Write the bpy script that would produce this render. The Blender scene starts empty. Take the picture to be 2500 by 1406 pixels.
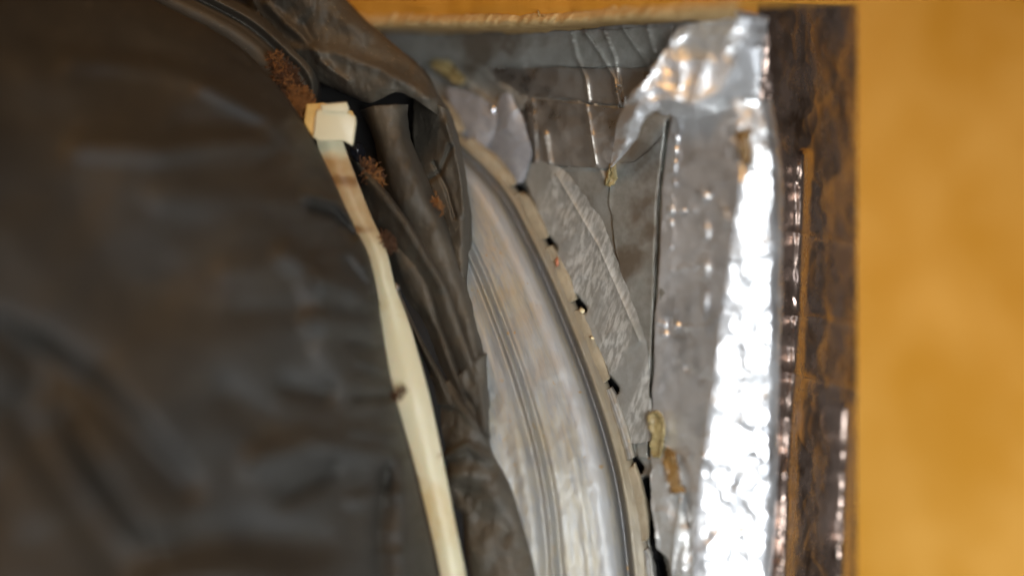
import bpy, bmesh, math, random
import numpy as np
from mathutils import Vector, Matrix

scene = bpy.context.scene
C = scene.collection
random.seed(4)
RNG = np.random.RandomState(11)

# ------------------------------------------------------------------ camera, world, lamps, exposure
DIST = 450.0      # mm from the lens to the plane of the metal rim
MM = 0.08         # mm per photo pixel at that plane
cam_d = bpy.data.cameras.new("camera")
cam_d.lens = 81.0
cam_d.sensor_width = 36.0
cam_d.clip_start = 0.01
cam_d.clip_end = 50.0
cam_d.dof.use_dof = True
cam_d.dof.focus_distance = 0.444
cam_d.dof.aperture_fstop = 2.5
cam = bpy.data.objects.new("camera", cam_d)
cam.location = (0, -DIST/1000, 0)
cam.rotation_euler = (math.radians(90), 0, 0)
C.objects.link(cam)
scene.camera = cam

world = bpy.data.worlds.new("World")
scene.world = world
world.use_nodes = True
world.node_tree.nodes["Background"].inputs[0].default_value = (1.0, 0.76, 0.55, 1)
world.node_tree.nodes["Background"].inputs[1].default_value = 0.045


def lamp(name, loc, aim, size, power, color, shape='DISK', size_y=None, spread=180):
    d = bpy.data.lights.new(name, 'AREA')
    d.shape = shape
    d.size = size
    if size_y: d.size_y = size_y
    d.energy = power
    d.spread = math.radians(spread)
    d.color = color
    o = bpy.data.objects.new(name, d)
    o.location = loc
    o.rotation_euler = (Vector(aim) - Vector(loc)).to_track_quat('-Z', 'Y').to_euler()
    C.objects.link(o)
    return o

lamp("work_lamp", (0.14, -0.54, -0.07), (0.06, 0, -0.085), 0.24, 0.36, (0.90, 0.95, 1.0), spread=48)
lamp("tungsten_lamp", (-0.12, -0.30, 0.36), (-0.05, 0.0, 0.0), 0.14, 0.75, (1.0, 0.52, 0.15))
lamp("left_fill", (-0.75, -0.75, -0.25), (0.05, 0, 0), 0.5, 1.0, (0.86, 0.92, 1.0))  # unseen soft fill added from the left
lamp("low_fill", (0.24, -0.12, -0.27), (0.10, 0.06, -0.04), 0.20, 0.62, (0.84, 0.91, 1.0))  # unseen fill added low down to brighten the wood's lower part

scene.view_settings.view_transform = 'Standard'
scene.view_settings.look = 'None'
scene.view_settings.exposure = 0.0
scene.view_settings.gamma = 1.0

# ------------------------------------------------------------------ geometry helpers


def W(px, py, d):
    k = (DIST + d) / DIST * MM * 0.001
    return ((px - 1250) * k, d * 0.001, (703 - py) * k)


def _hash(ix, iy, s):
    n = (ix * 374761393 + iy * 668265263 + s * 2246822519) & 0xffffffff
    n = ((n ^ (n >> 13)) * 1274126177) & 0xffffffff
    n = n ^ (n >> 16)
    return (n & 0xffff) / 65535.0


def vnoise(x, y, s=0):
    ix = np.floor(x).astype(np.int64); iy = np.floor(y).astype(np.int64)
    fx = x - ix; fy = y - iy
    fx = fx*fx*fx*(fx*(fx*6-15)+10); fy = fy*fy*fy*(fy*(fy*6-15)+10)
    a = _hash(ix, iy, s); b = _hash(ix+1, iy, s); c = _hash(ix, iy+1, s); d = _hash(ix+1, iy+1, s)
    return (a*(1-fx)+b*fx)*(1-fy) + (c*(1-fx)+d*fx)*fy - 0.5


def fbm(x, y, s=0, o=4):
    r = 0; a = 1.0
    for i in range(o):
        r = r + a*vnoise(x, y, s+i*17); x = x*2.03+5.1; y = y*1.97+2.7; a *= 0.5
    return r


def worley(x, y, s=0):
    """tilted facets with creases where they meet, like crumpled foil"""
    ix = np.floor(x).astype(np.int64); iy = np.floor(y).astype(np.int64)
    best = np.full(x.shape, 9.0); tilt = np.zeros(x.shape)
    for dx in (-1, 0, 1):
        for dy in (-1, 0, 1):
            cx = ix+dx; cy = iy+dy
            px = cx + _hash(cx, cy, s); py = cy + _hash(cx, cy, s+7)
            d = (x-px)**2 + (y-py)**2
            t = (x-px)*(_hash(cx, cy, s+3)-.5) + (y-py)*(_hash(cx, cy, s+5)-.5)
            m = d < best
            best = np.where(m, d, best); tilt = np.where(m, t, tilt)
    return best, tilt


def crumple(X, Y, cell, amp, s=0, stretch=1.0):
    wx = X + 0.35*cell*fbm(X/cell, Y/cell, s+50, 2)
    wy = Y + 0.35*cell*fbm(X/cell+9, Y/cell+4, s+60, 2)
    b, t = worley(wx/cell, wy/(cell*stretch), s)
    b2, t2 = worley(wx/cell*2.6+3.3, wy/(cell*stretch)*2.4+1.7, s+31)
    return amp*(b*0.9) + 0.45*amp*b2*0.8


def ridge(X, Y, line, w, h, shape='g'):
    """height of a crease that follows a polyline; w in photo px, h in mm"""
    best = np.full(X.shape, 1e9)
    n = len(line)-1
    tt = np.zeros(X.shape)
    for i in range(n):
        ax, ay = line[i][:2]; bx, by = line[i+1][:2]
        vx, vy = bx-ax, by-ay
        L = vx*vx+vy*vy + 1e-9
        t = np.clip(((X-ax)*vx+(Y-ay)*vy)/L, 0, 1)
        d = np.hypot(X-ax-t*vx, Y-ay-t*vy)
        m = d < best
        best = np.where(m, d, best); tt = np.where(m, (i+t)/n, tt)
    e = best/w
    if shape == 'g': f = np.exp(-e*e)
    elif shape == 's': f = np.exp(-e)                      # sharp crest
    elif shape == 'f': f = 1/(1+np.exp((e-1)*8))           # flat with steep sides
    return h*f


def cr(P, n):
    """resample control rows P (k, m, 3) along axis 0 with a Catmull-Rom spline"""
    P = np.asarray(P, float); k = len(P)
    if k == 2:
        t = np.linspace(0, 1, n).reshape((n,)+(1,)*(P.ndim-1))
        return P[0]*(1-t)+P[1]*t
    Q = np.concatenate([[2*P[0]-P[1]], P, [2*P[-1]-P[-2]]])
    out = []
    for t in np.linspace(0, k-1, n):
        i = min(int(t), k-2); f = t-i
        a, b, c, d = Q[i], Q[i+1], Q[i+2], Q[i+3]
        out.append(0.5*((2*b)+(c-a)*f+(2*a-5*b+4*c-d)*f*f+(3*b-a-3*c+d)*f**3))
    return np.array(out)


def line(P, n=40):
    return cr(np.array(P, float), n)


def link(name, me, mats, parent):
    o = bpy.data.objects.new(name, me)
    for m in (mats if isinstance(mats, (list, tuple)) else [mats]): me.materials.append(m)
    C.objects.link(o)
    if parent: o.parent = parent
    return o


def patch(name, rows, nu, nv, mat, parent=None, disp=None, thick=0.0, pit=None, edge=0.0, eseed=0, smooth=True, keep=None):
    """sheet through control rows of (photo x, photo y, depth mm), relief in mm toward the viewer, real thickness"""
    rows = [line(r, nv) for r in rows]
    G = cr(np.array(rows), nu)                 # nu, nv, 3
    X, Y, Dp = G[..., 0].copy(), G[..., 1].copy(), G[..., 2].copy()
    if edge:
        n1 = fbm(X/60, Y/60, eseed+90, 4); n2 = fbm(X/60+30, Y/60+11, eseed+95, 4)
        u = np.linspace(0, 1, nu)[:, None]; v = np.linspace(0, 1, nv)[None, :]
        m = np.maximum(np.maximum(1-np.minimum(u, 1-u)*14, 0), np.maximum(1-np.minimum(v, 1-v)*14, 0))
        X += edge*n1*m; Y += edge*n2*m
    if disp is not None: Dp = Dp - disp(X, Y)
    k = (DIST+Dp)/DIST*MM*0.001
    V = np.stack([(X-1250)*k, Dp*0.001, (703-Y)*k], -1).reshape(-1, 3)
    idx = np.arange(nu*nv).reshape(nu, nv)
    F = np.stack([idx[:-1, :-1], idx[1:, :-1], idx[1:, 1:], idx[:-1, 1:]], -1).reshape(-1, 4)
    cx = X[:-1, :-1].ravel(); cy = Y[:-1, :-1].ravel()
    if keep is not None:
        F = F[keep(cx, cy)]
        cx, cy = None, None
    me = bpy.data.meshes.new(name)
    me.from_pydata(V.tolist(), [], F.tolist())
    uv = me.uv_layers.new(name="UVMap")
    li = np.empty(len(me.loops), dtype=np.int32); me.loops.foreach_get("vertex_index", li)
    UU = np.repeat(np.linspace(0, 1, nu), nv)[li]; VV = np.tile(np.linspace(0, 1, nv), nu)[li]
    uv.data.foreach_set("uv", np.stack([UU, VV], -1).ravel())
    if smooth: me.polygons.foreach_set("use_smooth", [True]*len(me.polygons))
    o = link(name, me, mat, parent)
    if pit is not None:
        mi = pit(X[:-1, :-1].ravel(), Y[:-1, :-1].ravel()).astype(np.int32)
        me.polygons.foreach_set("material_index", mi)
    if thick:
        md = o.modifiers.new("thickness", 'SOLIDIFY'); md.thickness = thick*0.001
        # keep the front where it was drawn and put the thickness behind it
        n = me.polygons[len(me.polygons)//2].normal
        md.offset = -1 if n.y < 0 else 1
    return o


def tag(o, label=None, cat=None, group=None, kind=None):
    if label: o['label'] = label
    if cat: o['category'] = cat
    if group: o['group'] = group
    if kind: o['kind'] = kind
    return o


def thing(name, loc, label, cat, group=None):
    o = bpy.data.objects.new(name, None)
    o.empty_display_size = 0.01
    C.objects.link(o)
    return tag(o, label, cat, group)

# ------------------------------------------------------------------ materials


class M:
    def __init__(s, name):
        s.m = bpy.data.materials.new(name); s.m.use_nodes = True
        s.t = s.m.node_tree; s.b = s.t.nodes["Principled BSDF"]
        s.tc = s.n('ShaderNodeTexCoord')

    def n(s, typ, **kw):
        nd = s.t.nodes.new(typ)
        for k, v in kw.items():
            if k.startswith('i_'):
                key = k[2:]
                key = int(key) if key.isdigit() else key.replace('_', ' ')
                nd.inputs[key].default_value = v
            else: setattr(nd, k, v)
        return nd

    def l(s, a, b): s.t.links.new(a, b)

    def coord(s, scale=(1, 1, 1), rot=(0, 0, 0), uv=False):
        mp = s.n('ShaderNodeMapping'); mp.inputs['Scale'].default_value = scale; mp.inputs['Rotation'].default_value = rot
        s.l(s.tc.outputs['UV' if uv else 'Object'], mp.inputs[0]); return mp.outputs[0]

    def noise(s, co, scale, detail=4, rough=0.55, dist=0.0):
        nd = s.n('ShaderNodeTexNoise', i_Scale=scale, i_Detail=detail, i_Roughness=rough, i_Distortion=dist)
        s.l(co, nd.inputs['Vector']); return nd.outputs[0]

    def ramp(s, fac, stops):
        r = s.n('ShaderNodeValToRGB'); e = r.color_ramp.elements
        while len(e) < len(stops): e.new(0.5)
        for el, (p, c) in zip(e, stops):
            el.position = p; el.color = (c, c, c, 1) if not isinstance(c, tuple) else c+(1,)
        s.l(fac, r.inputs[0]); return r.outputs[0]

    def mix(s, f, a, b, typ='MIX'):
        m = s.n('ShaderNodeMix', data_type='RGBA', blend_type=typ)
        for sock, v in ((m.inputs[0], f), (m.inputs[6], a), (m.inputs[7], b)):
            if isinstance(v, (int, float)): sock.default_value = v
            elif isinstance(v, tuple): sock.default_value = v+(1,)
            else: s.l(v, sock)
        return m.outputs[2]

    def bump(s, h, strength, dist, prev=None):
        b = s.n('ShaderNodeBump', i_Strength=strength, i_Distance=dist)
        s.l(h, b.inputs['Height'])
        if prev is not None: s.l(prev, b.inputs['Normal'])
        return b.outputs[0]

    def set(s, **kw):
        for k, v in kw.items():
            key = {'col': 'Base Color', 'rough': 'Roughness', 'metal': 'Metallic', 'nrm': 'Normal', 'spec': 'Specular IOR Level',
                   'sss': 'Subsurface Weight', 'alpha': 'Alpha'}[k]
            sock = s.b.inputs[key]
            if isinstance(v, (int, float)): sock.default_value = v
            elif isinstance(v, tuple): sock.default_value = v+(1,)
            else: s.l(v, sock)
        return s.m


def mat_jacket(name, dust=0.5, base=0.012, rough=0.42):
    m = M(name); co = m.coord()
    d1 = m.noise(co, 28, 5, 0.6); d2 = m.noise(co, 160, 5, 0.7); d3 = m.noise(co, 900, 3, 0.6)
    dm = m.mix(0.35, d1, d2)
    dm = m.ramp(dm, [(0.25, dust*0.25), (0.75, dust)])
    sp = m.ramp(d3, [(0.62, 0.0), (0.72, 0.35)])
    f = m.mix(1.0, dm, sp, 'ADD')
    stk = m.ramp(m.noise(m.coord((0.35, 1, 1.3), (0, math.radians(-20), 0)), 65, 5, 0.6, 0.5), [(0.52, 0.0), (0.76, dust*0.5)])
    f = m.mix(1.0, f, stk, 'ADD')
    col = m.mix(f, (base*1.02, base, base*0.92), (0.195, 0.160, 0.110))
    r = m.ramp(dm, [(0.0, rough), (0.5, rough+0.32)])
    h = m.noise(co, 240, 5, 0.6)
    n = m.bump(h, 0.25, 0.0006)
    n = m.bump(d3, 0.25, 0.0001, n)
    return m.set(col=col, rough=r, nrm=n, spec=0.45)


def mat_foil(name, dust=0.3, rough=0.24, tint=(0.80, 0.80, 0.79), dustcol=(0.27, 0.25, 0.20), crinkle=0.5, brush=0.0, stain=None, scale=1.0, rot=0.0):
    m = M(name); co = m.coord()
    d1 = m.noise(co, 45, 5, 0.6); d2 = m.noise(co, 300, 4, 0.65)
    dm = m.ramp(m.mix(0.4, d1, d2), [(0.36, max(0.0, dust-0.28)), (0.62, min(1.0, dust+0.22))])
    col = m.mix(dm, tint, dustcol)
    rr = m.ramp(dm, [(0.0, rough), (0.8, min(1, rough+0.34))])
    metal = m.ramp(dm, [(0.0, 1.0), (1.0, 0.25)])
    if stain:
        st = m.ramp(m.noise(co, 70, 4, 0.6), [(0.50, 0.0), (0.62, 0.75)])
        col = m.mix(st, col, stain)
        metal = m.mix(st, metal, (0.2, 0.2, 0.2))
    v = m.n('ShaderNodeTexVoronoi', i_Scale=170*scale); m.l(m.coord((1, 1, 0.6)), v.inputs['Vector'])
    nn = m.bump(v.outputs[0], crinkle*0.35, 0.0012)
    h = m.noise(co, 420, 4, 0.6, 0.6)
    nn = m.bump(h, crinkle*0.5, 0.0003, nn)
    if brush:
        r1 = m.n('ShaderNodeMapping'); r1.inputs['Rotation'].default_value = (0, rot, 0); m.l(m.tc.outputs['Object'], r1.inputs[0])
        def sc(z):
            mp = m.n('ShaderNodeMapping'); mp.inputs['Scale'].default_value = (1, 1, z); m.l(r1.outputs[0], mp.inputs[0]); return mp.outputs[0]
        bco = sc(0.07)
        bh = m.noise(bco, 1500, 3, 0.6)
        mask = m.ramp(m.noise(sc(0.35), 120, 3, 0.6), [(0.44, 0.0), (0.54, 1.0)])
        bb = m.ramp(bh, [(0.42, 0.0), (0.6, 1.0)])
        bm = m.mix(1.0, mask, bb, 'MULTIPLY')
        col = m.mix(m.mix(1.0, bm, (brush, brush, brush), 'MULTIPLY'), col, (0.62, 0.62, 0.58))
        metal = m.mix(bm, metal, (0, 0, 0))
        nn = m.bump(bh, 0.3*brush, 0.0002, nn)
    return m.set(col=col, rough=rr, metal=metal, nrm=nn)


def mat_collar():
    m = M('galvanised_steel')
    uv = m.coord((2.4, 10, 1), uv=True)
    st = m.noise(uv, 2.6, 6, 0.65, 0.25)
    uv2 = m.coord((9, 26, 1), uv=True)
    st2 = m.noise(uv2, 3.0, 5, 0.7, 0.4)
    co = m.coord(); mo = m.noise(co, 60, 5, 0.62); fine = m.noise(co, 700, 4, 0.6)
    g = m.ramp(m.mix(0.5, st, st2), [(0.33, (0.18, 0.185, 0.195)), (0.47, (0.26, 0.26, 0.25)), (0.62, (0.335, 0.335, 0.32))])
    tan = m.ramp(m.mix(0.5, mo, st2), [(0.44, 0.05), (0.60, 0.7)])
    col = m.mix(tan, g, (0.30, 0.255, 0.165))
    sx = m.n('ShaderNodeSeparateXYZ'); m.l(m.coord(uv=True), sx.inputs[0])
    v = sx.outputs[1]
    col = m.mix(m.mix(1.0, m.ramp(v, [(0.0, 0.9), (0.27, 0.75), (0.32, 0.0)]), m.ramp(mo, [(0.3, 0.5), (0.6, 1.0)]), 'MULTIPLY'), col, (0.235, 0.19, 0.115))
    col = m.mix(m.ramp(v, [(0.318, 0.0), (0.332, 0.6), (0.35, 0.6), (0.368, 0.0)]), col, (0.11, 0.115, 0.13))  # groove shade painted into the steel as a dark band
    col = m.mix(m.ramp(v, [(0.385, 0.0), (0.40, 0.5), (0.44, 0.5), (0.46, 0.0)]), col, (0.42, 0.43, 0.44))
    spk = m.ramp(m.noise(co, 420, 3, 0.6), [(0.66, 0.0), (0.72, 0.8)])
    col = m.mix(spk, col, (0.33, 0.20, 0.07))
    nn = m.bump(st2, 0.25, 0.0004); nn = m.bump(fine, 0.3, 0.00015, nn)
    return m.set(col=col, rough=m.ramp(st2, [(0.3, 0.42), (0.7, 0.62)]), metal=0.45, nrm=nn)


def mat_wood(name, c1, c2, sc=1.0, stretch=(1, 1, 0.15)):
    m = M(name); co = m.coord(stretch)
    a = m.noise(co, 40*sc, 6, 0.6, 0.8); b = m.noise(m.coord(), 14, 4, 0.6)
    c = m.noise(co, 260*sc, 4, 0.6, 0.3)
    f = m.ramp(m.mix(0.5, m.mix(0.5, a, b), c), [(0.38, 0.0), (0.62, 1.0)])
    col = m.mix(f, c1, c2)
    return m.set(col=col, rough=0.75, nrm=m.bump(a, 0.3, 0.0008), spec=0.1)


def mat_plastic_tie():
    m = M('nylon_natural'); co = m.coord()
    st = m.noise(m.coord((1, 1, 0.6)), 75, 5, 0.62, 0.3)
    f = m.ramp(st, [(0.50, 0.0), (0.64, 0.9)])
    col = m.mix(f, (0.54, 0.475, 0.315), (0.46, 0.33, 0.155))
    g = m.ramp(m.noise(co, 130, 5, 0.62), [(0.66, 0.0), (0.72, 0.6)])
    col = m.mix(g, col, (0.20, 0.085, 0.02))
    ed = m.n('ShaderNodeSeparateXYZ'); m.l(m.coord(uv=True), ed.inputs[0])
    e = m.ramp(ed.outputs[1], [(0.0, 1.0), (0.16, 0.0), (0.9, 0.0), (1.0, 0.6)])
    e = m.mix(1.0, e, m.ramp(m.noise(co, 60, 4, 0.6), [(0.38, 0.0), (0.55, 0.9)]), 'MULTIPLY')
    col = m.mix(e, col, (0.36, 0.19, 0.04))
    sep = ed
    top = m.ramp(sep.outputs[0], [(0.0, 0.0), (0.05, 0.1), (0.09, 1.0), (0.24, 0.85), (0.38, 0.0)])
    col = m.mix(m.mix(1.0, top, m.ramp(m.noise(co, 90, 4, 0.6), [(0.3, 0.45), (0.6, 1.0)]), 'MULTIPLY'), col, (0.30, 0.15, 0.04))
    wob = m.n('ShaderNodeTexNoise', i_Scale=260, i_Detail=4); m.l(co, wob.inputs['Vector'])
    for (u, v, r) in [(0.155, 0.45, 26), (0.262, 0.25, 24), (0.285, 0.75, 8), (0.545, 0.0, 20), (0.42, 0.08, 14), (0.12, 0.15, 12), (0.70, 0.0, 20), (0.33, 0.1, 10)]:
        mp = m.n('ShaderNodeMapping'); mp.inputs['Scale'].default_value = (1360, 62, 0); mp.inputs['Location'].default_value = (-u*1360, -v*62, 0)
        m.l(m.tc.outputs['UV'], mp.inputs[0])
        ad = m.n('ShaderNodeVectorMath', operation='MULTIPLY_ADD'); ad.inputs[1].default_value = (34, 34, 0); m.l(wob.outputs['Color'], ad.inputs[0])
        sb = m.n('ShaderNodeVectorMath', operation='SUBTRACT'); m.l(mp.outputs[0], ad.inputs[2]); m.l(ad.outputs[0], sb.inputs[0]); sb.inputs[1].default_value = (17, 17, 0)
        ln = m.n('ShaderNodeVectorMath', operation='LENGTH'); m.l(sb.outputs[0], ln.inputs[0])
        dv = m.n('ShaderNodeMath', operation='DIVIDE'); m.l(ln.outputs['Value'], dv.inputs[0]); dv.inputs[1].default_value = r
        col = m.mix(m.ramp(dv.outputs[0], [(0.35, 0.85), (1.0, 0.0)]), col, (0.17, 0.075, 0.018))
    return m.set(col=col, rough=0.42, sss=0.12, nrm=m.bump(m.noise(co, 500, 3, 0.6), 0.2, 0.0001))


def mat_flat(name, col, rough=0.8, metal=0.0, var=0.3, sc=300):
    m = M(name); co = m.coord()
    f = m.noise(co, sc, 4, 0.6)
    c = m.mix(f, tuple(x*(1-var) for x in col), tuple(min(1, x*(1+var)) for x in col))
    return m.set(col=c, rough=rough, metal=metal, nrm=m.bump(f, 0.3, 0.0003))

J_BODY = mat_jacket('dusty_black_polyethylene', 0.18, 0.010, 0.52)
J_SKIRT = mat_jacket('dusty_black_polyethylene_folds', 0.50, 0.008, 0.46)
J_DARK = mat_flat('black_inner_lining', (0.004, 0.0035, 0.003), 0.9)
F_PANEL = mat_foil('dusty_foil_facing', 0.66, 0.30, tint=(0.55, 0.54, 0.50), crinkle=0.35, dustcol=(0.155, 0.15, 0.122), stain=(0.085, 0.055, 0.028))
F_BRUSH = mat_foil('scuffed_foil_tape', 0.66, 0.34, tint=(0.5, 0.5, 0.48), crinkle=0.25, dustcol=(0.19, 0.185, 0.155), brush=0.24, rot=math.radians(-27))
F_TAPE = mat_foil('bright_foil_tape', 0.26, 0.25, tint=(0.9, 0.9, 0.9), dustcol=(0.42, 0.42, 0.40), crinkle=0.22)
F_FLAP = mat_foil('pale_creased_tape', 0.48, 0.25, tint=(0.92, 0.92, 0.92), dustcol=(0.60, 0.60, 0.59), crinkle=0.25)
F_DARK = mat_foil('tape_brown_reflection_tint', 0.30, 0.22, tint=(0.50, 0.46, 0.41), dustcol=(0.13, 0.12, 0.10), crinkle=0.25)  # darker tint carries a painted brown reflection
F_SCRAP = mat_foil('bluish_grey_tape', 0.72, 0.40, tint=(0.6, 0.62, 0.66), dustcol=(0.155, 0.16, 0.175), crinkle=0.2)
F_TAPE2 = mat_foil('dull_foil_tape', 0.45, 0.26, crinkle=0.4, dustcol=(0.34, 0.33, 0.29))
F_SIDE = mat_foil('foil_brown_reflection_tint', 0.10, 0.20, tint=(0.38, 0.28, 0.23), dustcol=(0.09, 0.07, 0.055), crinkle=0.08)  # brown tint paints the wood's reflection into the foil colour
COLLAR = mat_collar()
TAB = mat_flat('mastic_smeared_steel', (0.27, 0.225, 0.15), 0.75, 0.1, 0.5, 160)
WOOD = mat_wood('orange_pine', (0.45, 0.200, 0.018), (0.57, 0.285, 0.052), 0.28, (1, 1, 0.7))
WOOD_E = mat_wood('pale_frayed_wood', (0.38, 0.24, 0.09), (0.58, 0.40, 0.19), 2.0, (0.5, 1, 1))
TIE = mat_plastic_tie()
FLUFF = mat_flat('rusty_glass_wool', (0.17, 0.068, 0.014), 0.9, 0, 0.8, 900)
FLUFF2 = mat_flat('dark_glass_wool', (0.06, 0.024, 0.007), 0.9, 0, 0.5, 900)
GLUE = mat_flat('yellow_glue', (0.27, 0.21, 0.09), 0.5, 0, 0.4, 400)
GLUE_D = mat_flat('brown_glue', (0.19, 0.11, 0.035), 0.4, 0, 0.4, 400)
CRUMB = mat_flat('cream_crumb', (0.65, 0.55, 0.33), 0.8, 0, 0.2, 500)
CRUMB_R = mat_flat('reddish_chip', (0.40, 0.15, 0.08), 0.8, 0, 0.2, 500)
GLOSS = M('wet_black_plastic').set(col=(0.01, 0.01, 0.012), rough=0.08)
SPECK = M('shiny_metal_speck').set(col=(0.9, 0.9, 0.95), rough=0.1, metal=1.0)


def wd(x): return (1420-x)*0.064

# ------------------------------------------------------------------ wood behind and above
back = thing('wooden_wall', (0, 0, 0), 'orange pine sheet, out of focus, filling the right side of the picture beyond the foil box', 'wooden wall')
patch('board', [[(-400, -700, 90), (1300, -700, 90), (2600, -700, 90)], [(-400, 2300, 90), (1500, 2300, 90), (2600, 2300, 90)]], 60, 90, WOOD, back,
      disp=lambda X, Y: 0.8*fbm(X/300, Y/500, 3, 3), thick=14)

beam = thing('wooden_beam', (0, 0, 0), 'orange wooden beam across the top edge with a pale frayed lower lip', 'beam')
def lipx(x): return 78 - max(0, (x-1300))*0.075
xs = [500, 800, 1000, 1200, 1400, 1560, 1680, 1800, 1950, 2085]
patch('beam_face', [[(x, -420, wd(x)-14) for x in xs], [(x, -120, wd(x)-14) for x in xs], [(x, lipx(x)-38, wd(x)-14) for x in xs],
      [(x, lipx(x)-20, wd(x)-11) for x in xs]], 70, 260, WOOD, beam,
      disp=lambda X, Y: 0.5*fbm(X/160, Y/18, 5, 4)+0.7*fbm(X/60, Y/60, 9, 3), thick=4)
patch('frayed_edge', [[(x, lipx(x)-44, wd(x)-14.2) for x in xs[:8]], [(x, lipx(x)-24, wd(x)-15.5) for x in xs[:8]], [(x, lipx(x)-8, wd(x)-13) for x in xs[:8]],
      [(x, lipx(x)+2, wd(x)-4) for x in xs[:8]]], 26, 420, WOOD_E, beam,
      disp=lambda X, Y: 0.9*fbm((X+Y*0.7)/13, Y/40, 15, 3)+0.6*fbm(X/60, Y/30, 19, 3), thick=1, edge=9, eseed=3)

# ------------------------------------------------------------------ foil-faced duct box
plenum = thing('duct_box', (0, 0, 0), 'foil faced duct board box with taped rounded corner and crumpled silver tape', 'air duct box')

SEAM = [(820, 60, 24), (960, 150, 21), (1120, 320, 14), (1254, 452, 9), (1335, 590, 5), (1405, 738, 1), (1483, 930, -4), (1545, 1125, -8), (1578, 1300, -10), (1605, 1560, -12)]
GAPS = [(1262, 462), (1336, 594), (1408, 742), (1488, 938), (1546, 1130)]


TE = [(1632, 300), (1609, 500), (1599, 800), (1588, 1000), (1587, 1110)]


def panel_relief(X, Y):
    h = crumple(X, Y, 170, 1.1, 2, 1.3) + 0.6*fbm(X/110, Y/110, 40, 3)
    for L_, w, k in [
        ([(1395, 80), (1405, 130), (1440, 190), (1455, 240), (1440, 300)], 5, .7), ([(1430, 80), (1465, 130), (1500, 190), (1515, 290)], 5, .8),
        ([(1475, 75), (1500, 140), (1520, 250)], 4, .6), ([(1520, 70), (1555, 120), (1600, 180)], 5, .9), ([(1580, 66), (1598, 130)], 5, .8),
        ([(1150, 160), (1300, 150), (1460, 165), (1620, 160)], 5, .6), ([(1280, 240), (1370, 250), (1500, 265)], 5, .5),
        ([(1030, 140), (1090, 175), (1150, 215), (1205, 262)], 9, 1.3), ([(1130, 90), (1160, 160), (1270, 250)], 20, .8),
        ([(1320, 340), (1330, 400)], 7, 1.2), ([(1295, 415), (1440, 410)], 6, .6), ([(1400, 200), (1430, 330), (1480, 450)], 12, .7),
        ([(1250, 100), (1275, 160), (1330, 240)], 22, .9)]:
        h = h + ridge(X, Y, L_, w, k*1.15, 's')*np.clip(0.9+0.8*vnoise(X/30, Y/30, 8), 0, 1.3)
    h = h - ridge(X, Y, TE, 5, 2.5, 'f')
    for gx, gy in GAPS:
        h = h - ridge(X, Y, [(gx-9, gy-13), (gx+11, gy+12)], 12, 7, 'f')
    h = h - ridge(X, Y, [(1578, 1175), (1588, 1260), (1600, 1330), (1624, 1430)], 10, 5, 'f') - ridge(X, Y, [(1598, 1385), (1610, 1440)], 24, 6, 'f')
    return h


def panel_pit(X, Y):
    m = np.zeros(X.shape, bool)
    for gx, gy in GAPS:
        m |= ridge(X, Y, [(gx-9, gy-13), (gx+11, gy+12)], 12, 1, 'f') > 0.25
    m |= ridge(X, Y, [(1598, 1385), (1610, 1440)], 24, 1, 'f') > 0.3
    m |= ridge(X, Y, [(1578, 1175), (1588, 1260), (1600, 1330), (1624, 1430)], 10, 1, 'f') > 0.3
    return m

pxs = [760, 1000, 1250, 1500, 1760]
patch('front_panel', [[(x, y, wd(x)) for x in pxs] for y in (30, 400, 800, 1200, 1600)], 440, 330, [F_PANEL, J_DARK], plenum,
      disp=panel_relief, pit=panel_pit)

# side face of the box, receding to the right
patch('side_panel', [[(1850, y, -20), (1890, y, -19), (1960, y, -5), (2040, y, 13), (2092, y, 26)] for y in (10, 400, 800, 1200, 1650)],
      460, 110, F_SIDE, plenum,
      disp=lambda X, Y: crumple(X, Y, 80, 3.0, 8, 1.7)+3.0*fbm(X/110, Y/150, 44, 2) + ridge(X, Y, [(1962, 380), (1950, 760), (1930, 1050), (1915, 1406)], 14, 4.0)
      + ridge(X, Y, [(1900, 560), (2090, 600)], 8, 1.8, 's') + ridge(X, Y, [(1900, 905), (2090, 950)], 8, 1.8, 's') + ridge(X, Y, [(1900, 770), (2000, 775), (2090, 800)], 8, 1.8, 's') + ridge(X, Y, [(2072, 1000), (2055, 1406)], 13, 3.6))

# the long tape round the corner
def corner_row(y, a, b, c, e):
    return [(a, y, wd(a)-1.1), (b, y, wd(b)-1.6), (c-18, y, wd(c)-2.1), (c+2, y, wd(c)-3.6), ((c+e)/2-8, y, wd(c)-3.75), (e-34, y, wd(c)-3.75), (e-8, y, wd(c)-3.55), (e+8, y, wd(c)-1.6), (e+18, y, wd(c)+1.5)]

def corner_relief(X, Y):
    h = crumple(X, Y, 70, 1.0, 21, 1.3) + 0.7*fbm(X/60, Y/80, 71, 4)
    band = 1/(1+np.exp(-(X-(1800-(Y-340)*0.11))/14.))
    h = h*(0.45+0.25*band) + band*1.15*crumple(X, Y, 55, 0.6, 25, 1.2)
    for L_, w, k in [
        ([(1655, 290), (1645, 400), (1640, 500), (1636, 600)], 6, 1.0), ([(1720, 470), (1724, 600), (1722, 700), (1716, 800)], 7, 1.2),
        ([(1640, 520), (1690, 512)], 6, .9), ([(1610, 790), (1700, 800), (1745, 780)], 9, .9), ([(1610, 815), (1660, 818)], 6, .8),
        ([(1750, 480), (1775, 540)], 9, 1.2), ([(1640, 660), (1735, 640)], 6, .6), ([(1650, 885), (1730, 930)], 7, -.9), ([(1650, 1110), (1720, 1115)], 6, .6),
        ([(1790, 310), (1815, 400)], 16, -1.4)]:
        h = h + ridge(X, Y, L_, w, k, 's')*np.clip(0.55+1.5*vnoise(X/15, Y/16, 7), 0, 1.2)
    return h

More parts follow.
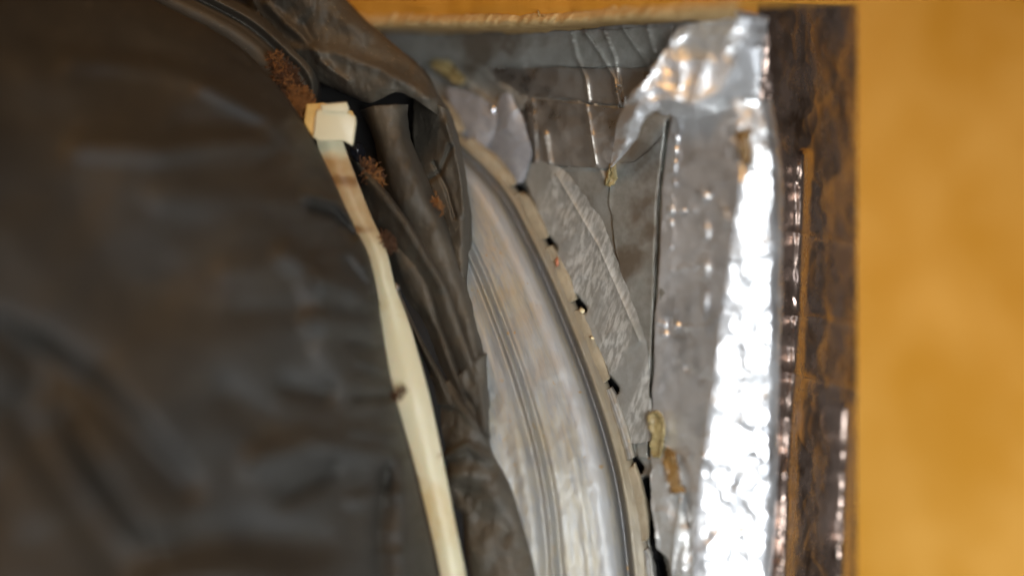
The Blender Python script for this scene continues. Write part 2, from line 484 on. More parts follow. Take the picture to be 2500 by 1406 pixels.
rows = [corner_row(245, 1642, 1690, 1790, 1868), corner_row(400, 1622, 1680, 1812, 1890), corner_row(600, 1610, 1670, 1788, 1892), corner_row(800, 1599, 1660, 1762, 1890),
        corner_row(1000, 1592, 1650, 1738, 1885), corner_row(1140, 1600, 1650, 1720, 1885), corner_row(1280, 1668, 1690, 1706, 1880), corner_row(1450, 1692, 1698, 1704, 1870), corner_row(1650, 1692, 1697, 1702, 1860)]
patch('corner_tape', rows, 520, 150, F_TAPE, plenum, disp=corner_relief, thick=0.5, edge=5, eseed=5)

# dull tape over the middle of the front panel
patch('tape_strip', [[(1500, 395, wd(1500)-.8), (1560, 390, wd(1560)-.8), (1640, 300, wd(1640)-.8)],
                     [(1490, 520, wd(1490)-.8), (1550, 520, wd(1550)-.8), (1632, 520, wd(1632)-.8)],
                     [(1530, 760, wd(1530)-.8), (1560, 760, wd(1560)-.8), (1625, 760, wd(1625)-.8)],
                     [(1560, 1120, wd(1560)-.8), (1580, 1120, wd(1580)-.8), (1620, 1120, wd(1620)-.8)]], 160, 50, F_PANEL, plenum,
      disp=lambda X, Y: 0.5*crumple(X, Y, 120, 0.8, 55)+0.3*fbm(X/60, Y/60, 13, 3)-ridge(X, Y, TE, 5, 2.5, 'f'), thick=0.25, edge=6)

# overlapping strips across the top of the panel
def strip(rows, mat, seed, cell=110, amp=0.8, edge=6, lines=()):
    def dsp(X, Y):
        h = 0.7*crumple(X, Y, cell, amp, 400+seed, 1.2)+0.3*fbm(X/70, Y/50, 410+seed, 3)
        for L_, w, k in lines: h = h + ridge(X, Y, L_, w, k, 's')
        return h
    return patch('tape_strip', [[(x, y, wd(x)-dd) for x, y, dd in r] for r in rows], 60, 160, mat, plenum, disp=dsp, thick=0.6, edge=edge, eseed=seed)
CREASES = [([(1395, 80), (1405, 130), (1430, 190), (1445, 300)], 4, .9), ([(1430, 80), (1465, 130), (1500, 190), (1512, 260)], 4, 1.1), ([(1475, 75), (1500, 140), (1518, 250)], 3, .8),
           ([(1520, 70), (1555, 120), (1600, 180)], 4, 1.2), ([(1580, 66), (1598, 130)], 4, 1.1)]
strip([[(930, 84, 1.2), (1150, 78, 1.6), (1400, 74, 1.6), (1640, 62, 1.2)], [(960, 125, 1.4), (1150, 118, 2.0), (1400, 120, 2.0), (1640, 118, 1.4)], [(985, 165, 1.0), (1180, 158, 1.5), (1420, 163, 1.5), (1640, 160, 1.2)]],
      F_PANEL, 1, lines=CREASES)
strip([[(1255, 248, 0.9), (1350, 244, 1.3), (1500, 262, 1.3), (1560, 262, 0.9)], [(1290, 320, 1.0), (1380, 320, 1.5), (1480, 330, 1.5), (1520, 330, 1.0)], [(1300, 400, 0.8), (1380, 404, 1.2), (1460, 412, 1.2), (1500, 410, 0.8)]],
      F_DARK, 2, cell=80, lines=[([(1330, 330), (1340, 395)], 8, 1.6), ([(1300, 240), (1310, 400)], 10, .8), ([(1430, 250), (1455, 400)], 8, .9)])
strip([[(1180, 168, 0.8), (1300, 162, 1.2), (1450, 168, 1.2), (1620, 164, 0.9)], [(1200, 205, 0.9), (1320, 205, 1.4), (1480, 210, 1.4), (1600, 208, 1.0)], [(1240, 242, 0.7), (1350, 238, 1.1), (1500, 258, 1.1), (1570, 256, 0.8)]],
      F_DARK, 3, cell=120, lines=CREASES)

# scuffed tape following the collar
patch('scuffed_tape', [[(1270, 405, wd(1270)-1.8), (1345, 400, wd(1345)-1.6), (1400, 440, wd(1400)-1.4)],
                       [(1330, 560, wd(1330)-1.8), (1400, 530, wd(1400)-1.6), (1470, 540, wd(1470)-1.4)],
                       [(1400, 700, wd(1400)-1.8), (1470, 690, wd(1470)-1.6), (1530, 700, wd(1530)-1.4)],
                       [(1475, 880, wd(1475)-1.8), (1530, 860, wd(1530)-1.6), (1580, 860, wd(1580)-1.4)],
                       [(1540, 1085, wd(1540)-1.8), (1568, 1080, wd(1568)-1.6), (1590, 1075, wd(1590)-1.4)]], 220, 80, [F_BRUSH, J_DARK], plenum,
      disp=lambda X, Y: 0.6*crumple(X, Y, 90, 0.7, 77)+0.4*fbm(X/50, Y/70, 23, 3)+ridge(X, Y, [(1360, 430), (1460, 600), (1560, 830)], 6, .5, 's')
      - sum(ridge(X, Y, [(gx-7, gy-10), (gx+11, gy+12)], 11, 6, 'f') for gx, gy in GAPS), thick=0, edge=8,
      pit=lambda X, Y: sum((ridge(X, Y, [(gx-7, gy-10), (gx+11, gy+12)], 11, 1, 'f') > .3).astype(int) for gx, gy in GAPS) > 0)

# bluish triangular tape scrap at the upper end of the collar
patch('tape_scrap', [[(1226, 226, wd(1226)-3), (1238, 222, wd(1238)-3.4), (1250, 230, wd(1250)-2.6)],
                     [(1206, 290, wd(1206)-2.6), (1240, 286, wd(1240)-3.6), (1276, 302, wd(1276)-2.6)],
                     [(1184, 345, wd(1184)-2.4), (1240, 350, wd(1240)-3.4), (1298, 372, wd(1298)-2.4)],
                     [(1215, 400, wd(1215)-2.4), (1252, 402, wd(1252)-3.2), (1290, 405, wd(1290)-2.4)],
                     [(1248, 452, wd(1248)-2.4), (1262, 454, wd(1262)-3), (1276, 448, wd(1276)-2.4)]], 90, 60, F_SCRAP, plenum,
      disp=lambda X, Y: 0.6*crumple(X, Y, 60, 0.7, 66), thick=0.25, edge=8)
patch('tape_scrap', [[(1090, 215, 18.5), (1150, 225, 14.5), (1205, 255, 11)], [(1110, 290, 16), (1165, 290, 12.5), (1212, 300, 10.5)], [(1130, 345, 14), (1165, 355, 12), (1195, 350, 11)]],
      70, 60, F_SCRAP, plenum, disp=lambda X, Y: 0.7*crumple(X, Y, 45, 0.9, 67), thick=0.25, edge=10)

# crumpled flap at the top corner
def flap_relief(X, Y):
    h = crumple(X, Y, 105, 2.4, 33) + 1.0*fbm(X/80, Y/80, 91, 2)
    for L_, w, k in [([(1650, 75), (1590, 180), (1530, 260)], 22, 2.5), ([(1720, 150), (1690, 260)], 10, 2), ([(1790, 160), (1760, 220), (1700, 250)], 14, 3.0),
                     ([(1560, 250), (1640, 240), (1750, 275)], 14, 2.2), ([(1860, 120), (1850, 260)], 12, 3), ([(1800, 45), (1870, 50)], 14, 2.5)]:
        h = h + ridge(X, Y, L_, w, k, 's')
    return h

def fw(x): return -7 - (x-1530)*0.035
patch('crumpled_flap', [[(1655, 66, fw(1655)-8), (1740, 42, fw(1740)-9), (1830, 30, fw(1830)-8), (1885, 42, -16), (1935, 75, 2)],
                        [(1600, 158, fw(1600)-10), (1700, 150, fw(1700)-11), (1800, 140, fw(1800)-10), (1872, 130, -19), (1935, 135, 0)],
                        [(1545, 235, fw(1545)-10), (1650, 235, fw(1650)-10), (1760, 230, fw(1760)-10), (1840, 225, -21), (1892, 240, -8)],
                        [(1522, 268, fw(1522)-6), (1640, 278, fw(1640)-5), (1740, 300, fw(1740)-4), (1800, 310, -24), (1850, 330, -22)]],
      170, 220, F_FLAP, plenum, disp=flap_relief, thick=0.3, edge=16, eseed=12)
patch('flap_tip', [[(1540, 235, wd(1540)-10), (1575, 240, wd(1575)-12), (1612, 262, wd(1612)-10)], [(1508, 295, wd(1508)-8), (1540, 292, wd(1540)-11), (1578, 290, wd(1578)-8)],
                   [(1500, 350, wd(1500)-5), (1528, 345, wd(1528)-8), (1556, 338, wd(1556)-6)], [(1492, 408, wd(1492)-3), (1500, 403, wd(1500)-4), (1510, 396, wd(1510)-3)]],
      90, 50, F_FLAP, plenum, disp=lambda X, Y: crumple(X, Y, 60, 1.6, 93)+0.7*fbm(X/30, Y/30, 5, 3), thick=0.3, edge=6)

# torn strips of tape at the lower end of the seam
patch('torn_tape', [[(1588, 1095, wd(1588)-1.4), (1612, 1090, wd(1610)-2.2), (1640, 1100, wd(1640)-1.8)], [(1588, 1180, wd(1588)-2.4), (1620, 1170, wd(1620)-3), (1656, 1190, wd(1656)-2)],
                    [(1596, 1250, wd(1596)-2.6), (1632, 1245, wd(1632)-3.4), (1672, 1260, wd(1672)-2)], [(1610, 1330, wd(1610)-2.2), (1650, 1330, wd(1650)-3.6), (1686, 1330, wd(1684)-2)],
                    [(1640, 1400, wd(1640)-2), (1664, 1395, wd(1664)-3), (1696, 1400, wd(1696)-2)], [(1655, 1500, wd(1655)-2), (1675, 1500, wd(1675)-3), (1702, 1500, wd(1700)-2)]], 160, 60, F_TAPE2, plenum,
      disp=lambda X, Y: crumple(X, Y, 70, 1.3, 35)+0.6*fbm(X/30, Y/50, 37, 3)+ridge(X, Y, [(1665, 1200), (1650, 1300), (1640, 1400)], 6, 1.4, 's'), thick=0.4, edge=16)
# glue smears
def blob(name, pts, mat, parent, th=0.5, amp=0.5, seed=0, n=60, m=24):
    return patch(name, pts, n, m, mat, parent, disp=lambda X, Y: amp*fbm(X/18, Y/18, seed, 3), thick=th, edge=34, eseed=seed)
blob('glue_smear', [[(1596, 1010, -14.5), (1612, 1008, -15.5)], [(1594, 1060, -14.5), (1622, 1050, -16)], [(1590, 1120, -14), (1612, 1110, -15.5)]], GLUE, plenum, seed=4)
blob('glue_smear', [[(1626, 1090, -16.5), (1640, 1086, -17)], [(1632, 1150, -18), (1652, 1140, -19)], [(1640, 1205, -19.5), (1664, 1200, -20)]], GLUE_D, plenum, seed=5)
blob('glue_smear', [[(1492, 400, -6.5), (1502, 396, -7)], [(1484, 430, -6), (1500, 432, -6.5)], [(1486, 445, -6), (1494, 447, -6)]], GLUE, plenum, seed=6)
blob('glue_smear', [[(1050, 158, 20), (1060, 150, 19.5)], [(1095, 186, 17.5), (1103, 176, 17)], [(1128, 205, 15.5), (1135, 196, 15)]], GLUE, plenum, seed=7, th=.8)
blob('glue_smear', [[(1795, 318, -29), (1825, 308, -30)], [(1800, 350, -29.5), (1822, 350, -30)], [(1808, 396, -29), (1818, 400, -30)]], GLUE_D, plenum, seed=8)

# ------------------------------------------------------------------ metal collar
collar = thing('metal_collar', (0, 0, 0), 'dusty galvanised steel collar ring with beads, set into the foil face', 'duct collar')
S = line(SEAM, 60)
def off(dx, dd, dy=0): return [(x+dx, y+dy, d+dd) for x, y, d in S]
def rail_shift(a, dd):      # widening toward the bottom as the ring turns to the viewer
    return [(x-a*(0.80+0.22*np.clip((y-300)/900, 0, 1.2)), y+a*0.10, d+dd) for x, y, d in S]
rails = [rail_shift(6, 3), rail_shift(0, -1.2), rail_shift(28, -2.6), rail_shift(50, -3.2), rail_shift(110, -4.6), rail_shift(190, -6), rail_shift(270, -7.5), rail_shift(345, -8), rail_shift(400, 0), rail_shift(430, 8)]
GR = line(rail_shift(52, 0), 60); BD = line(rail_shift(222, 0), 60); B2 = line(rail_shift(95, 0), 60); G2 = line(rail_shift(262, 0), 60)
def collar_relief(X, Y):
    return (ridge(X, Y, GR, 10, -3.4) + ridge(X, Y, BD, 8, 1.8) + ridge(X, Y, B2, 26, 0.9) + ridge(X, Y, G2, 30, 1.4) + ridge(X, Y, line(rail_shift(205, 0), 50), 8, -0.9)
            - 16/(1+np.exp(np.clip((X-1000)/18, -30, 30)))/(1+np.exp(np.clip((Y-440)/20, -30, 30))) + 0.35*fbm(X/50, Y/80, 31, 4) + ridge(X, Y, line(rail_shift(140, 0), 50), 14, 0.35))
cs = np.array(rails).transpose(1, 0, 2)
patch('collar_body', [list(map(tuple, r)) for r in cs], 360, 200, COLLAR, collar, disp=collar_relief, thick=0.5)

# tabs between the gaps
bounds = [(1030, 215), (1140, 335)] + GAPS + [(1585, 1330), (1605, 1500)]
Sy = S[:, 1]
for i in range(len(bounds)-1):
    y0, y1 = bounds[i][1]+9, bounds[i+1][1]-9
    if y1-y0 < 20: continue
    rws = []
    for k, y in enumerate(np.linspace(y0, y1, 7)):
        x = np.interp(y, Sy, S[:, 0]); d = np.interp(y, Sy, S[:, 2])
        w = 25*(math.sin(math.pi*(k+0.55)/7.2)**0.6)*(1.2-0.10*i)
        rws.append([(x-26, y+9, d-1.5), (x-8, y+3, d-2.4), (x+w*0.5, y-3, d-2.6), (x+w, y-7, d-0.4)])
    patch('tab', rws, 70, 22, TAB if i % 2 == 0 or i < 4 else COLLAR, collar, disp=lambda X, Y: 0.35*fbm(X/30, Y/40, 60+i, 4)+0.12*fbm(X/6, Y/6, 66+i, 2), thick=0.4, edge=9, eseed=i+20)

# ------------------------------------------------------------------ flexible duct in a black jacket
duct = thing('flexible_duct', (0, 0, 0), 'insulated flexible duct in a dusty black plastic jacket, cinched over the collar', 'flexible duct')
JS = [(-500, -330, -50), (-150, -230, -30), (150, -110, -18), (370, 0, -14), (560, 98, -13), (665, 195, -13), (745, 305, -13), (800, 410, -14), (850, 520, -15), (902, 635, -16), (926, 760, -17),
      (950, 900, -18), (978, 1010, -19), (1022, 1180, -20), (1052, 1300, -21), (1076, 1420, -22), (1110, 1650, -24), (1140, 1950, -26)]
CC = (-350, 1560)
def inw(p, s, d): return (p[0]+s*(CC[0]-p[0]), p[1]+s*(CC[1]-p[1]), d)
jr = []
for p in line(JS, 60):
    b = p[2]
    jr.append([inw(p, 0.035, b+24), inw(p, 0.006, b+7), inw(p, 0.0, b), inw(p, 0.012, b-6), inw(p, 0.05, b-15), inw(p, 0.13, b-27), inw(p, 0.28, b-42), inw(p, 0.5, b-56), inw(p, 0.8, b-64), inw(p, 1.0, b-66)])

def jacket_relief(X, Y):
    edgeness = 1/(1+np.exp(-(X-(560+Y*0.25))/70.))
    h = 4.0*fbm(X/360, Y/320, 201, 2) + 0.35*fbm(X/90, Y/70, 211, 3) + edgeness*(0.9*fbm(X/60, Y/26, 213, 4) + 0.9*crumple(X, Y, 70, 0.8, 215, 0.7))
    R = [([(180, 150), (300, 160), (450, 185), (560, 230), (680, 300)], 18, 2.6), ([(200, 360), (330, 362), (400, 372), (520, 350), (640, 345)], 20, 3.2),
         ([(500, 215), (600, 270), (720, 350)], 14, 1.8), ([(240, 150), (420, 160)], 12, 1.2), ([(300, 120), (420, 140)], 30, -2.0), ([(460, 300), (620, 310)], 24, -2.6),
         ([(0, 810), (90, 850), (200, 930), (330, 1050), (450, 1190)], 24, -5), ([(60, 1000), (150, 1130), (250, 1280), (330, 1406)], 46, -6), ([(60, 880), (160, 1010)], 30, -5),
         ([(150, 1000), (260, 1150), (380, 1300)], 30, 4), ([(760, 500), (820, 520), (862, 572)], 13, -5.0), ([(745, 478), (810, 492), (858, 535)], 10, 2.6),
         ([(700, 620), (790, 690), (900, 720)], 26, 3.0), ([(780, 700), (800, 860), (880, 960)], 40, 3.2), ([(850, 640), (905, 720)], 14, -3.0),
         ([(870, 968), (975, 965)], 14, -4.0), ([(700, 940), (790, 960)], 26, -3.0), ([(560, 960), (640, 1010)], 34, -3.5), ([(640, 1120), (760, 1080), (930, 1110)], 34, 3.5),
         ([(700, 1210), (800, 1150)], 24, -3), ([(940, 1150), (925, 1300), (930, 1420)], 20, -4.0), ([(980, 1130), (985, 1406)], 22, 3), ([(380, 1340), (600, 1320), (760, 1330)], 40, -5.0),
         ([(400, 1420), (560, 1400), (740, 1425)], 46, 8), ([(560, 660), (730, 650), (880, 640)], 22, 1.5), ([(400, 480), (640, 470), (780, 500)], 30, 1.8), ([(80, 170), (140, 190)], 50, 3),
         ([(860, 830), (930, 850)], 16, -2), ([(760, 780), (900, 800)], 20, 1.8), ([(880, 880), (940, 900)], 10, 2.0), ([(600, 760), (820, 740)], 18, -1.6),
         ([(850, 1050), (960, 1060)], 16, 1.8), ([(860, 1220), (1000, 1200)], 18, 1.8)]
    for L_, w, k in R: h = h + ridge(X, Y, L_, w*(1.5 if L_[0][0] < 640 else 1.0), k*(0.6 if L_[0][0] < 640 else 0.95))
    return h
patch('jacket', [list(map(tuple, r)) for r in jr], 420, 300, J_BODY, duct, disp=jacket_relief)

# second wrap of the jacket just behind its upper outline
w2 = [[(x+dx, y+dy, d) for dx, dy, d in ((-60, 60, 0), (12, -8, -7), (34, -28, -4), (46, -34, -2), (60, -46, -5), (74, -58, 0), (76, -60, 10))] for x, y in
      [(250, -60), (370, 0), (470, 48), (560, 98), (640, 168), (700, 240), (760, 330)]]
w2[-1] = [(740+i*6, 330-i*5, 2+i) for i in range(7)]
patch('jacket_wrap', w2, 120, 60, J_SKIRT, duct, disp=lambda X, Y: 0.6*fbm(X/60, Y/60, 7, 3), thick=0.2)

# dark lining that closes the space under the folds
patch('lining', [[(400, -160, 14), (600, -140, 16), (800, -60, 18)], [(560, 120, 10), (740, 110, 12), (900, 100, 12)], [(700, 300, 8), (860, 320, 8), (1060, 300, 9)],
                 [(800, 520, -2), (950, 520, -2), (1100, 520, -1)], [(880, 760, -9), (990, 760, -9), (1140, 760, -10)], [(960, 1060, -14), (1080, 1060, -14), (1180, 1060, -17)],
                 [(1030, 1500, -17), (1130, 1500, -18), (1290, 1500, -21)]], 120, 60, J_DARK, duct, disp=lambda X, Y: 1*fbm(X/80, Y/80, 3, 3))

def fold(name, rows, nu=160, nv=60, seed=0, amp=0.7, mat=J_SKIRT, extra=None, edge=6):
    def dsp(X, Y):
        h = 1.4*amp*fbm(X/45, Y/80, 300+seed, 4) + 0.7*crumple(X, Y, 60, 0.8, 310+seed, 1.6)
        if extra:
            for L_, w, k in extra: h = h + ridge(X, Y, L_, w, k)
        return h
    return patch(name, rows, nu, nv, mat, duct, disp=dsp, thick=0.22, edge=edge, eseed=seed)

# big hood of loose jacket over the top
fold('jacket_fold', [
    [(575, -80, 2), (660, -90, -4), (740, -90, -5), (790, -70, -2), (815, -40, 8)],
    [(640, 40, 4), (720, 25, -5), (800, 20, -7), (862, 28, -3), (890, 46, 6)],
    [(690, 120, 2), (780, 120, -7), (890, 125, -10), (990, 145, -5), (1030, 165, 5)],
    [(735, 160, 0), (820, 180, -8), (930, 180, -12), (1035, 205, -7), (1072, 225, 4)],
    [(790, 205, 0), (870, 222, -8), (960, 215, -12), (1060, 250, -8), (1100, 275, 3)],
    [(850, 236, 1), (905, 250, -7), (975, 226, -11), (1068, 278, -8), (1112, 310, 3)]], 170, 130, seed=1, amp=1.1,
    extra=[([(650, 10), (700, 60), (760, 110), (800, 160)], 12, 2.2), ([(720, 120), (820, 130), (930, 170), (1050, 240)], 16, 2.0), ([(740, 60), (760, 100)], 12, -2),
           ([(870, 60), (960, 130), (1060, 240)], 30, 1.6), ([(700, 30), (900, 110)], 30, -1.6), ([(780, 150), (850, 200)], 8, 1.5)])
fold('jacket_fold', [[(600, -60, 10), (625, -70, 6), (650, -70, 8)], [(615, 60, 9), (632, 60, 4), (650, 50, 8)], [(620, 120, 10), (640, 125, 6), (668, 115, 8)]], 50, 20, seed=17)
# right-hand margin running down from the hood
fold('jacket_fold', [
    [(1010, 235, 2), (1050, 250, -6), (1085, 262, -8), (1105, 285, 2)],
    [(1010, 330, 2), (1050, 330, -4), (1100, 330, -8), (1122, 340, 2)],
    [(1020, 430, 0), (1060, 430, -4), (1120, 430, -8), (1141, 435, 1)],
    [(1030, 520, 0), (1080, 520, -6), (1130, 520, -9), (1150, 525, 0)],
    [(1060, 620, -2), (1100, 620, -8), (1130, 620, -10), (1148, 625, -2)],
    [(1100, 700, -3), (1120, 705, -9), (1135, 710, -10), (1146, 715, -3)],
    [(1130, 780, -4), (1145, 785, -10), (1158, 790, -11), (1168, 800, -5)]], 190, 60, seed=2, amp=0.9,
    extra=[([(1060, 400), (1090, 460), (1110, 530)], 5, -1.8), ([(1045, 440), (1075, 420), (1100, 360)], 7, -1.8), ([(1090, 300), (1125, 420), (1135, 520)], 10, 1.2)])
# broad flat pleat
fold('pleat', [
    [(880, 272, -2), (910, 262, -11), (960, 254, -12), (996, 254, -6)],
    [(905, 330, -2), (930, 330, -12), (975, 325, -13), (1002, 322, -5)],
    [(925, 400, -3), (950, 400, -13), (1000, 395, -14), (1025, 392, -5)],
    [(945, 480, -4), (975, 480, -13), (1030, 475, -15), (1056, 470, -6)],
    [(985, 570, -4), (1020, 570, -13), (1070, 565, -15), (1096, 560, -7)],
    [(1040, 680, -5), (1070, 680, -14), (1110, 675, -16), (1130, 672, -9)],
    [(1090, 780, -6), (1115, 780, -15), (1145, 778, -17), (1162, 778, -10)],
    [(1130, 900, -8), (1150, 900, -16), (1175, 900, -18), (1190, 900, -12)]], 240, 60, seed=3, amp=0.7)
# long rolled pleat from under the tie
fold('pleat', [
    [(850, 385, -4), (862, 392, -9), (876, 398, -10), (886, 412, -4)],
    [(870, 440, -5), (895, 440, -12), (930, 455, -14), (955, 480, -6)],
    [(895, 510, -6), (935, 510, -13), (990, 540, -16), (1015, 560, -8)],
    [(935, 600, -6), (985, 600, -14), (1030, 610, -17), (1062, 640, -9)],
    [(1000, 700, -7), (1045, 695, -15), (1085, 705, -18), (1112, 740, -10)],
    [(1060, 820, -8), (1095, 815, -16), (1130, 830, -19), (1155, 850, -12)],
    [(1105, 930, -10), (1140, 930, -17), (1172, 940, -20), (1192, 960, -14)],
    [(1130, 1040, -12), (1165, 1040, -18), (1185, 1050, -21), (1196, 1070, -16)]], 260, 60, seed=4, amp=0.8,
    extra=[([(900, 440), (990, 550), (1080, 700)], 12, 1.6)])
# lower pleats, with dark troughs between
fold('pleat', [
    [(930, 610, -4), (960, 600, -11), (1000, 602, -12), (1012, 612, -5)],
    [(950, 670, -5), (985, 655, -13), (1040, 690, -15), (1060, 720, -6)],
    [(975, 730, -5), (1010, 715, -13), (1060, 770, -16), (1095, 810, -8)],
    [(1010, 790, -5), (1045, 790, -13), (1095, 860, -17), (1125, 900, -10)],
    [(1050, 870, -7), (1085, 880, -15), (1125, 950, -19), (1150, 990, -12)],
    [(1090, 960, -9), (1120, 970, -17), (1155, 1020, -20), (1180, 1060, -14)]], 200, 60, seed=5, amp=0.8)
fold('pleat', [
    [(958, 690, -8), (968, 700, -12), (976, 710, -7)],
    [(985, 770, -8), (1000, 775, -14), (1012, 790, -8)],
    [(1020, 850, -9), (1035, 850, -16), (1062, 880, -9)],
    [(1050, 920, -11), (1075, 925, -18), (1110, 960, -11)],
    [(1070, 990, -13), (1105, 990, -19), (1150, 1030, -13)]], 120, 40, seed=6, amp=0.5)
# lower skirt lying on the collar
fold('jacket_skirt', [
    [(1030, 900, -8), (1080, 930, -15), (1140, 900, -18), (1182, 866, -18), (1190, 868, -8)],
    [(1050, 1000, -10), (1100, 1010, -17), (1150, 1020, -20), (1190, 1030, -17), (1194, 1034, -9)],
    [(1065, 1080, -12), (1110, 1085, -18), (1160, 1090, -21), (1196, 1095, -18), (1201, 1100, -10)],
    [(1085, 1180, -14), (1140, 1180, -20), (1200, 1180, -23), (1240, 1180, -19), (1246, 1182, -11)],
    [(1105, 1280, -15), (1160, 1280, -21), (1220, 1280, -24), (1272, 1280, -20), (1278, 1282, -12)],
    [(1120, 1406, -16), (1180, 1406, -22), (1250, 1406, -25), (1306, 1406, -21), (1312, 1408, -13)],
    [(1130, 1560, -17), (1200, 1560, -23), (1270, 1560, -26), (1336, 1560, -22), (1342, 1562, -14)]], 260, 110, seed=7, amp=1.4,
    extra=[([(1060, 920), (1130, 1000), (1190, 1070)], 10, 1.8), ([(1090, 1110), (1140, 1085), (1195, 1120)], 10, 2.6), ([(1080, 900), (1150, 990), (1192, 1065)], 9, -2.0),
           ([(1110, 1160), (1150, 1160)], 20, 2.5), ([(1150, 1200), (1230, 1300)], 30, -1.6), ([(1120, 1260), (1135, 1406)], 12, -2.4)])

# tufts of rusty glass wool
def tuft(cx, cy, d, rx, ry, n, mat, L=26, parent=duct, name='insulation_tuft', ang=0.9):
    vs, fs = [], []
    for i in range(n):
        a = random.uniform(0, 2*math.pi); r = math.sqrt(random.random())
        u, v = r*rx*math.cos(a), r*ry*math.sin(a)
        x = cx+u*math.cos(ang)-v*math.sin(ang); y = cy+u*math.sin(ang)+v*math.cos(ang); z = d-random.uniform(0, 5)*(1-r*0.6)
        th = random.uniform(0, 6.28); w = random.uniform(0.7, 2.0)
        k0 = len(vs)
        for s in range(5):
            vs.append(W(x-w*math.sin(th), y+w*math.cos(th), z)); vs.append(W(x+w*math.sin(th), y-w*math.cos(th), z-0.08))
            x += math.cos(th)*L/5; y += math.sin(th)*L/5; z += random.uniform(-.35, .35); th += random.uniform(-.9, .9)
        for s in range(4):
            b = k0+2*s; fs.append((b, b+1, b+3, b+2))
    me = bpy.data.meshes.new(name); me.from_pydata(vs, [], fs)
    o = link(name, me, mat, parent); o['kind'] = 'stuff'
    return o
tuft(735, 250, -10, 44, 22, 420, FLUFF, 24, ang=1.05); tuft(708, 205, -8, 84, 24, 800, FLUFF2, 24, ang=1.05); tuft(700, 190, -9, 70, 20, 70, FLUFF, 24, ang=1.05)
tuft(910, 425, -10, 34, 16, 60, FLUFF, 24); tuft(905, 420, -9, 36, 18, 160, FLUFF2, 24); tuft(945, 590, -13, 26, 12, 200, FLUFF2, 18); tuft(1072, 498, -12, 26, 6, 26, FLUFF, 18, ang=1.2)
tuft(760, 300, -5, 30, 14, 200, FLUFF, 14, ang=1.3)
tuft(975, 960, -22, 10, 20, 60, FLUFF2, 14)

# ------------------------------------------------------------------ cable tie
tie = thing('cable_tie', (0, 0, 0), 'yellowed nylon cable tie with square locking head, stained brown, pulled round the black jacket', 'cable tie')
TL = [(772, 340, -13), (782, 385, -13.5), (803, 440, -14), (845, 530, -14.5), (892, 605, -15), (918, 700, -15.5), (930, 790, -16), (955, 930, -18), (985, 1040, -19), (1018, 1160, -20), (1050, 1290, -21), (1075, 1406, -22), (1095, 1560, -23), (1105, 1700, -24)]
TR = [(836, 340, -13), (852, 385, -13.5), (872, 440, -14), (908, 530, -14.5), (942, 605, -15), (966, 700, -15.5), (1000, 790, -16), (1040, 930, -18), (1066, 1040, -19), (1090, 1160, -20), (1115, 1290, -21), (1138, 1406, -22), (1156, 1560, -23), (1166, 1700, -24)]
a, b = line(TL, 40), line(TR, 40)
srow = [[tuple(p+np.array([0, 0, 2.2])), tuple(p+np.array([1, 0, -0.1])), tuple(p*0.9+q*0.1-np.array([0, 0, .5])), tuple((p+q)/2-np.array([0, 0, 1.2])), tuple(p*0.1+q*0.9-np.array([0, 0, .5])), tuple(q+np.array([-1, 0, -0.1])), tuple(q+np.array([0, 0, 2.2]))] for p, q in zip(a, b)]
patch('strap', srow, 220, 30, TIE, tie, disp=lambda X, Y: 0.12*fbm(X/30, Y/60, 3, 3))

def solid(name, corners_front, d0, d1, mat, parent, bev=0.5, sub=2):
    """bevelled block whose front outline is given in photo px; d0 front and d1 back depth in mm"""
    bm = bmesh.new()
    f = [bm.verts.new(W(x, y, d0+dd)) for x, y, dd in corners_front]
    g = [bm.verts.new(W(x, y, d1+dd)) for x, y, dd in corners_front]
    n = len(f)
    bm.faces.new(f); bm.faces.new(g[::-1])
    for i in range(n): bm.faces.new((f[i], g[i], g[(i+1) % n], f[(i+1) % n]))
    bmesh.ops.recalc_face_normals(bm, faces=bm.faces)
    if bev: bmesh.ops.bevel(bm, geom=bm.edges[:]+bm.verts[:], offset=bev*0.001, segments=3, affect='EDGES', profile=0.6)
    me = bpy.data.meshes.new(name); bm.to_mesh(me); bm.free()
    for p in me.polygons: p.use_smooth = True
    o = link(name, me, mat, parent)
    return o
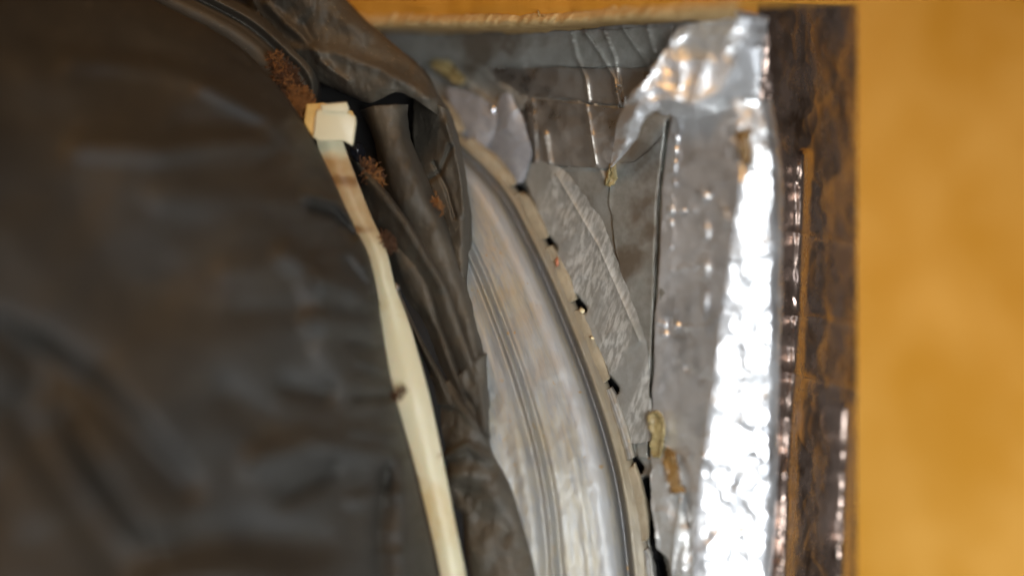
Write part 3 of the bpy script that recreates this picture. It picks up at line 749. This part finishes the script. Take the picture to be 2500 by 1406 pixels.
# head: front block, side block and release lip
HEADM = mat_flat('nylon_head', (0.60, 0.53, 0.34), 0.4, 0, 0.08, 160)
HEADS = mat_flat('nylon_head_stained', (0.58, 0.38, 0.12), 0.45, 0, 0.45, 200)
solid('head', [(772, 268, 0), (812, 262, 0), (868, 284, 0), (870, 300, .2), (862, 357, .2), (838, 344, 0), (776, 345, 0), (764, 335, 0)], -16, -10, HEADM, tie, 0.35)
solid('head_side', [(748, 254, 0), (790, 252, 0), (860, 272, 0), (866, 286, 0), (800, 276, -.4), (780, 338, 0), (764, 338, 0), (742, 300, 0)], -14.5, -8, HEADS, tie, 0.35)
solid('tail_stub', [(782, 256, 0), (846, 250, 0), (852, 266, 0), (848, 276, 0), (786, 272, 0)], -16.6, -12, HEADM, tie, 0.2)

# ------------------------------------------------------------------ small bits
def pebble(name, px, py, d, r, mat, label, cat, seed=0, sx=1, sz=1):
    bm = bmesh.new(); bmesh.ops.create_icosphere(bm, subdivisions=3, radius=1)
    rnd = random.Random(seed); c = Vector(W(px, py, d))
    amp = [Vector((rnd.uniform(-1, 1), rnd.uniform(-1, 1), rnd.uniform(-1, 1))).normalized() for _ in range(9)]
    for v in bm.verts:
        k = 1+0.0
        for a_ in amp: k -= 0.22*max(0, v.co.normalized().dot(a_)-0.72)/0.28
        v.co = Vector((v.co.x*sx, v.co.y, v.co.z*sz))*k*r*MM*0.001
    me = bpy.data.meshes.new(name); bm.to_mesh(me); bm.free()
    for p in me.polygons: p.use_smooth = True
    o = link(name, me, mat, None); o.location = c
    return tag(o, label, cat)
pebble('crumb', 1421, 759, -2.5, 7, CRUMB, 'round cream crumb on the seam just under the middle dark gap', 'crumb', 1)
pebble('crumb', 1446, 826, -5.5, 5, CRUMB, 'tiny pale yellow crumb halfway along the seam, the smaller of the two', 'crumb', 2)
pebble('chip', 1360, 640, 0.5, 9, CRUMB_R, 'reddish brown chip stuck to the tan rim of the collar', 'chip', 3, .6, 1.4)
pebble('plastic_knob', 873, 372, -10, 22, GLOSS, 'glossy black plastic lump beside the cable tie head', 'plastic lump', 4, .9, 1.1)
pebble('bright_speck', 1206, 270, wd(1206)-6, 9, SPECK, 'bright silvery speck on the foil above the collar', 'speck', 5, .8, 1.3)  # small shiny metallic bead
pebble('bright_speck', 971, 700, -17, 6, SPECK, 'tiny bright speck right of the cable tie on the black folds', 'speck', 6)
